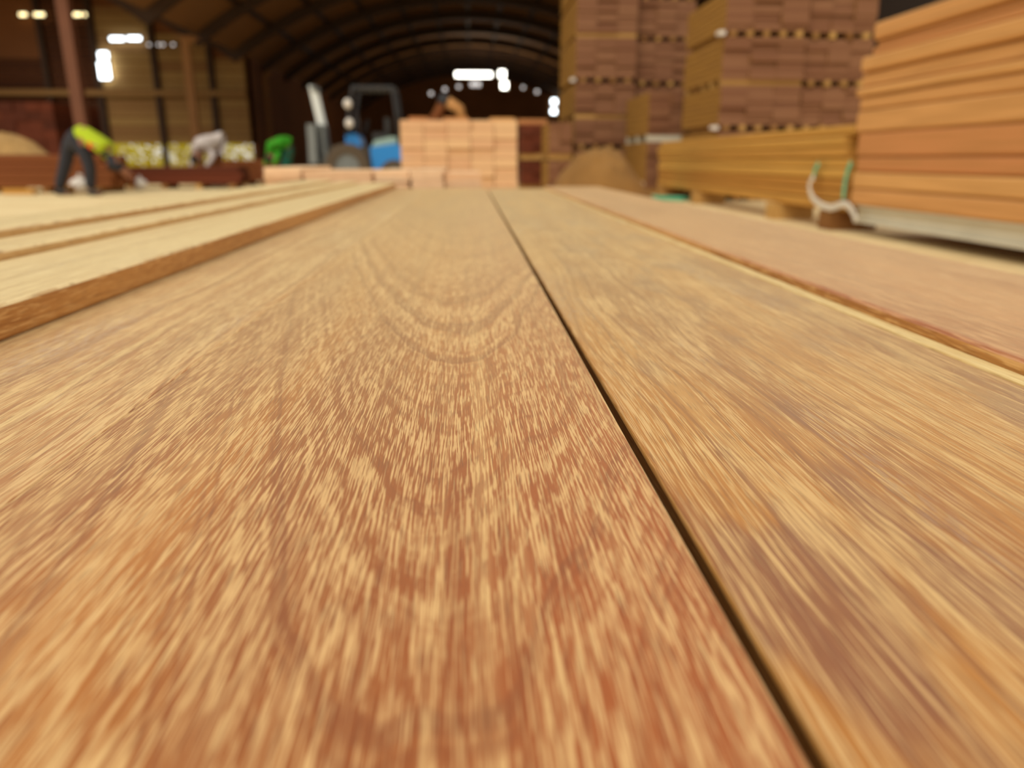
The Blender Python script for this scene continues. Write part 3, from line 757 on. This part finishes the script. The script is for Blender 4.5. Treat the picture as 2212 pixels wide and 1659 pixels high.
for yy in (.06, .94):
    m = MB(); m.tube([(fx(748), yy, fz(292)), (fx(757), yy, fz(240)), (fx(766), yy, fz(192)), (fx(775), yy, fz(186))], .035, 8); fpart('guard_post', m, 'darksteel')
    m = MB(); m.tube([(fx(862), yy, fz(312)), (fx(857), yy, fz(240)), (fx(852), yy, fz(192)), (fx(840), yy, fz(186))], .035, 8); fpart('guard_post', m, 'darksteel')
m = MB()
m.quadbox(fx(764), fx(854), .02, .08, fz(190), fz(184)); m.quadbox(fx(764), fx(854), .92, .98, fz(190), fz(184))
for i in range(9):
    xx = fx(766)+(fx(852)-fx(766))*i/8; m.quadbox(xx-.02, xx+.02, .05, .95, fz(190)+.005, fz(184)-.005)
fpart('overhead_guard', m, 'darksteel')
m = MB(); m.tube([(fx(778), .5, fz(292)), (fx(786), .5, fz(268))], .02, 8)
c = (fx(787), .5, fz(267)); m.tube([(c[0]+.06*math.cos(a)*.4, .5+.17*math.sin(a), c[2]+.17*math.cos(a)*.5) for a in [i*math.pi/8 for i in range(17)]], .015, 6)
fpart('steering_wheel', m, 'seatblk')
for px, py in ((755, 224), (756, 266)):
    m = MB(); m.ball((fx(px), .03, fz(py)), (.075, .06, .085)); m.tube([(fx(px), .05, fz(py)), (fx(px), .25, fz(py))], .04, 8); fpart('work_lamp', m, 'bag')
def wheel(px, yc, r, w, mat='rubber'):
    xx = fx(px)-ox; t = MB(); n = 28
    prof_ = [(r*.55, -w/2), (r*.92, -w/2), (r, -w*.32), (r, w*.32), (r*.92, w/2), (r*.55, w/2)]
    for i in range(n):
        a = 2*math.pi*i/n
        for rr, yy in prof_: t.v.append((xx+rr*math.cos(a), yc+yy, r+rr*math.sin(a)))
    kk = len(prof_)
    for i in range(n):
        for j in range(kk):
            t.f.append((i*kk+j, i*kk+(j+1) % kk, ((i+1) % n)*kk+(j+1) % kk, ((i+1) % n)*kk+j)); t.mi.append(0); t.sm.append(False)
    o = t.obj('wheel', M[mat], fo)
    h = MB(); h.tube([(xx, yc-w*.35, r), (xx, yc+w*.35, r)], r*.56, 20); h.tube([(xx, yc-w*.45, r), (xx, yc-w*.3, r)], r*.22, 12); h.obj('hub', M['greysteel'], o)
for yc in (.02, 1.0): wheel(748, yc, .40, .26)
for yc in (.1, .92): wheel(848, yc, .26, .2)

# yellow arm machine behind the bundle
q = atY(930, 262, 17.0)
t = thing('loader_arm', 'rusty orange machine arm showing above the top of the big pale bundle', 'machine', (q.x, 17.0, 0))
m = MB(); m.tube([(.05, 0, 0), (.08, 0, q.z+.02), (.3, 0, q.z+.42)], [.16, .14, .12], 10); m.obj('post', M['brown'], t)
m = MB(); m.tube([(.3, 0, q.z+.42), (.62, 0, q.z+.25), (.72, 0, q.z-.1)], [.13, .11, .09], 10); m.obj('boom', M['orange'], t)
m = MB(); m.ball((.3, 0, q.z+.42), .15, 12, 8); m.obj('joint', M['darksteel'], t)

# ------------------------------------------------------------------ people
def skin_mesh(name, verts, edges, radii, mats, extra=None):
    me = bpy.data.meshes.new(name+'_skeleton'); me.from_pydata([tuple(v) for v in verts], edges, []); me.update()
    o = bpy.data.objects.new(name, me); COL.objects.link(o)
    md = o.modifiers.new('s', 'SKIN'); md.use_smooth_shade = True
    for i, r in enumerate(radii):
        sv = me.skin_vertices[0].data[i]; sv.radius = r if hasattr(r, '__len__') else (r, r); sv.use_root = (i == 0)
    sb = o.modifiers.new('u', 'SUBSURF'); sb.levels = 1; sb.render_levels = 1
    dg = bpy.context.evaluated_depsgraph_get(); ev = o.evaluated_get(dg)
    out = bpy.data.meshes.new_from_object(ev)
    bpy.data.objects.remove(o)
    if extra:
        n0 = len(out.vertices); vs = [tuple(v.co) for v in out.vertices]+extra.v
        fs = [tuple(p.vertices) for p in out.polygons]; mi = [0]*len(fs)+extra.mi
        fs += [tuple(n0+i for i in f) for f in extra.f]
        nm = bpy.data.meshes.new(name); nm.from_pydata(vs, [], fs); out = nm
        for m_ in mats: out.materials.append(m_)
        out.polygons.foreach_set('material_index', mi)
    else:
        out.materials.clear()
        for m_ in mats: out.materials.append(m_)
    out.polygons.foreach_set('use_smooth', [True]*len(out.polygons)); out.update()
    return out

def person(label, Y, J, shirt, pants, cap=None, extras=None, shoe='seatblk', bulk=1.28, sleeve=None):
    """J: joints in world X, Z from pixels plus depth offset: name -> (px, py, dy)"""
    P_ = {k: atY(v[0], v[1], Y+v[2]) for k, v in J.items()}
    root = thing('person', label, 'person', (P_['pelvis'].x, Y, 0), 'workers bending in the hall')
    P_ = {k: v-root.location for k, v in P_.items()}
    names = ['pelvis', 'waist', 'chest', 'neck', 'head', 'hipL', 'kneeL', 'ankleL', 'toeL', 'hipR', 'kneeR', 'ankleR', 'toeR',
             'shL', 'elL', 'wrL', 'haL', 'shR', 'elR', 'wrR', 'haR']
    for sd_ in 'LR':
        s_ = 1 if sd_ == 'R' else -1
        if 'sh'+sd_ not in P_: P_['sh'+sd_] = P_['chest']+(P_['neck']-P_['chest'])*.6+Vector((0, .17*s_, .0))
        if 'hip'+sd_ not in P_: P_['hip'+sd_] = P_['pelvis']+Vector(((P_['knee'+sd_]-P_['pelvis']).x*.25, .03*s_, -.07))
        P_['toe'+sd_] = P_['ankle'+sd_]+Vector((.17, -.04, -.045))
        d_ = (P_['wr'+sd_]-P_['el'+sd_]).normalized(); P_['ha'+sd_] = P_['wr'+sd_]+d_*.085
    R_ = dict(pelvis=(.15, .13), waist=(.135, .12), chest=(.155, .135), neck=(.062, .062), head=(.085, .09), hip=.095, knee=.062, ankle=.043, toe=.038,
              sh=.068, el=.046, wr=.03, ha=.032)
    rad = lambda n: R_.get(n, R_.get(n[:-1]))
    E = [('pelvis', 'waist'), ('waist', 'chest'), ('chest', 'neck'), ('neck', 'head')]
    for c in 'LR': E += [('pelvis', 'hip'+c), ('hip'+c, 'knee'+c), ('knee'+c, 'ankle'+c), ('ankle'+c, 'toe'+c), ('chest', 'sh'+c), ('sh'+c, 'el'+c), ('el'+c, 'wr'+c), ('wr'+c, 'ha'+c)]
    ix = {n: i for i, n in enumerate(names)}
    hd = P_['head']; ndir = (P_['head']-P_['neck']).normalized(); face = P_.get('look', Vector((.6, -.3, -.7))).normalized()
    side = ndir.cross(face).normalized(); face = side.cross(ndir).normalized()
    ex = MB()
    ex.ball(tuple(hd+ndir*.06), (.083, .083, .105), 16, 12)                                                # cranium
    ex.tube([hd+ndir*.05+face*.075, hd+ndir*.03+face*.105, hd+ndir*.01+face*.085], [.01, .016, .012], 8)        # nose
    for s_ in (-1, 1):
        ex.ball(tuple(hd+ndir*.055+face*.074+side*.032*s_), .012, 8, 6, 1)                                 # eyes
        ex.ball(tuple(hd+ndir*.04+side*.086*s_), (.014, .02, .028), 8, 6)                                 # ears
    ex.tube([hd-ndir*.015+face*.082-side*.025, hd-ndir*.018+face*.09, hd-ndir*.015+face*.082+side*.025], .006, 6, 2)   # mouth
    for c in 'LR':
        h0 = P_['ha'+c]; d_ = (h0-P_['wr'+c]).normalized(); sw = d_.cross(Vector((0, 0, 1)))
        sw = sw.normalized() if sw.length > .1 else Vector((0, 1, 0)); cu = d_.cross(sw)
        for f, (o_, ln) in enumerate(((-.03, .065), (-.01, .078), (.01, .074), (.03, .055))):
            b0 = h0+sw*o_; ex.tube([b0-d_*.01, b0+d_*ln*.45+cu*.006, b0+d_*ln*.8+cu*.022, b0+d_*ln+cu*.04], [.011, .010, .009, .006], 6)
        ex.tube([P_['wr'+c]+d_*.03-sw*.02, P_['wr'+c]+d_*.06-sw*.055+cu*.01, P_['wr'+c]+d_*.10-sw*.06+cu*.02], [.013, .011, .008], 6)
    me = skin_mesh('body', [P_[n] for n in names], [(ix[a], ix[b]) for a, b in E], [rad(n) for n in names], [M['skin'], M['eye'], M['red']], ex)
    place(me, 'body', root)
    def cloth(nm, ns, es, k, mat):
        jx = {n: i for i, n in enumerate(ns)}
        pts = {n: P_[n] for n in ns if n in P_}
        for n in ns:
            if n.startswith('mid'):
                c = n[-1]; pts[n] = P_['sh'+c].lerp(P_['el'+c], .75)
            if n.startswith('cuf'):
                c = n[-1]; pts[n] = P_['knee'+c].lerp(P_['ankle'+c], .96)
            if n == 'collar': pts[n] = P_['chest'].lerp(P_['neck'], .72)
            if n == 'belt': pts[n] = P_['pelvis'].lerp(P_['waist'], .5)
            if n == 'hem': pts[n] = P_['pelvis'].lerp(P_['waist'], .15)+Vector((0, 0, .03))
        def rr(n):
            if n.startswith('mid'): r = .056
            elif n.startswith('cuf'): r = .062
            elif n == 'collar': r = .09
            elif n in ('hem', 'belt'): r = (.145, .13)
            else: r = rad(n)
            if n.startswith('knee'): r = .078
            return (r[0]*k, r[1]*k) if hasattr(r, '__len__') else r*k
        me_ = skin_mesh(nm, [pts[n] for n in ns], [(jx[a], jx[b]) for a, b in es], [rr(n) for n in ns], [M[mat]])
        return place(me_, nm, root)
    for c in 'LR':
        cloth('sleeve', ['sh'+c, 'el'+c, 'wr'+c], [('sh'+c, 'el'+c), ('el'+c, 'wr'+c)], 1.3, sleeve or shirt)
    cloth('trousers', ['pelvis', 'belt', 'hipL', 'kneeL', 'cufL', 'hipR', 'kneeR', 'cufR'],
          [('pelvis', 'belt'), ('pelvis', 'hipL'), ('hipL', 'kneeL'), ('kneeL', 'cufL'), ('pelvis', 'hipR'), ('hipR', 'kneeR'), ('kneeR', 'cufR')], 1.2, pants)
    cloth('shirt', ['hem', 'waist', 'chest', 'collar', 'shL', 'midL', 'shR', 'midR'],
          [('hem', 'waist'), ('waist', 'chest'), ('chest', 'collar'), ('chest', 'shL'), ('shL', 'midL'), ('chest', 'shR'), ('shR', 'midR')], bulk, shirt)
    hm = MB(); hm.ball(tuple(hd+ndir*.085-face*.02), (.092, .092, .095), 16, 10); hm.obj('hair' if not cap else 'cap', M[cap or 'hair'], root)
    for c in 'LR':
        s_ = MB(); a_ = P_['ankle'+c]; s_.ball((a_.x+.07, a_.y-.02, max(a_.z-.03, .045)), (.135, .05, .045), 14, 8); s_.obj('shoe', M[shoe], root)
    if extras: extras(root, P_)
    return root
def fl_y(Y): return 345+FPX*CZ/(.958*(Y*.957+.15))
fy1 = fl_y(12.0)
def red_patch(root, P_):
    m = MB(); p = P_['waist'].lerp(P_['chest'], .5); m.ball((p.x+.05, p.y-.17, p.z-.12), (.055, .05, .065), 12, 8)
    o = m.obj('belt_pouch', M['red'], root); o['label'] = 'bright red pouch on the belt'
person('worker in a yellow green vest and dark trousers bent double over the brown pile', 12.0,
       dict(pelvis=(160, 298, 0), waist=(185, 288, -.02), chest=(214, 304, -.05), neck=(232, 328, -.06), head=(240, 343, -.08),
            hipL=(150, 312, .10), kneeL=(140, 360, .12), ankleL=(126, fy1-8, .16), hipR=(176, 312, -.10), kneeR=(194, 358, -.08), ankleR=(196, fy1-8, -.02),
            elL=(246, 350, .15), wrL=(270, 366, .18), elR=(240, 352, -.22), wrR=(263, 370, -.12)), 'hivis', 'navy', None, red_patch, sleeve='navy')
fy2 = fl_y(15.75)
person('worker in a light grey shirt stooping behind the low dark red pile', 15.75,
       dict(pelvis=(464, 318, .25), waist=(458, 306, .15), chest=(440, 306, -.02), neck=(428, 318, -.12), head=(425, 334, -.18),
            kneeL=(470, 352, .2), ankleL=(474, fy2-8, .3), kneeR=(456, 352, .1), ankleR=(460, fy2-8, .1),
            elL=(418, 335, -.1), wrL=(410, 362, -.2), elR=(462, 336, -.2), wrR=(444, 362, -.25)), 'greycloth', 'brown', None, bulk=1.6)
fy3 = fl_y(15.8)
person('worker in a green shirt and teal trousers bending beside the forklift', 15.8,
       dict(pelvis=(620, 320, .1), waist=(614, 306, .05), chest=(598, 306, -.05), neck=(588, 320, -.12), head=(586, 334, -.15),
            kneeL=(622, 352, .15), ankleL=(626, fy3-8, .2), kneeR=(614, 354, -.05), ankleR=(614, fy3-8, -.05),
            elL=(580, 336, -.1), wrL=(572, 358, -.15), elR=(600, 336, -.3), wrR=(590, 358, -.3)), 'green', 'teal', None, bulk=1.55)
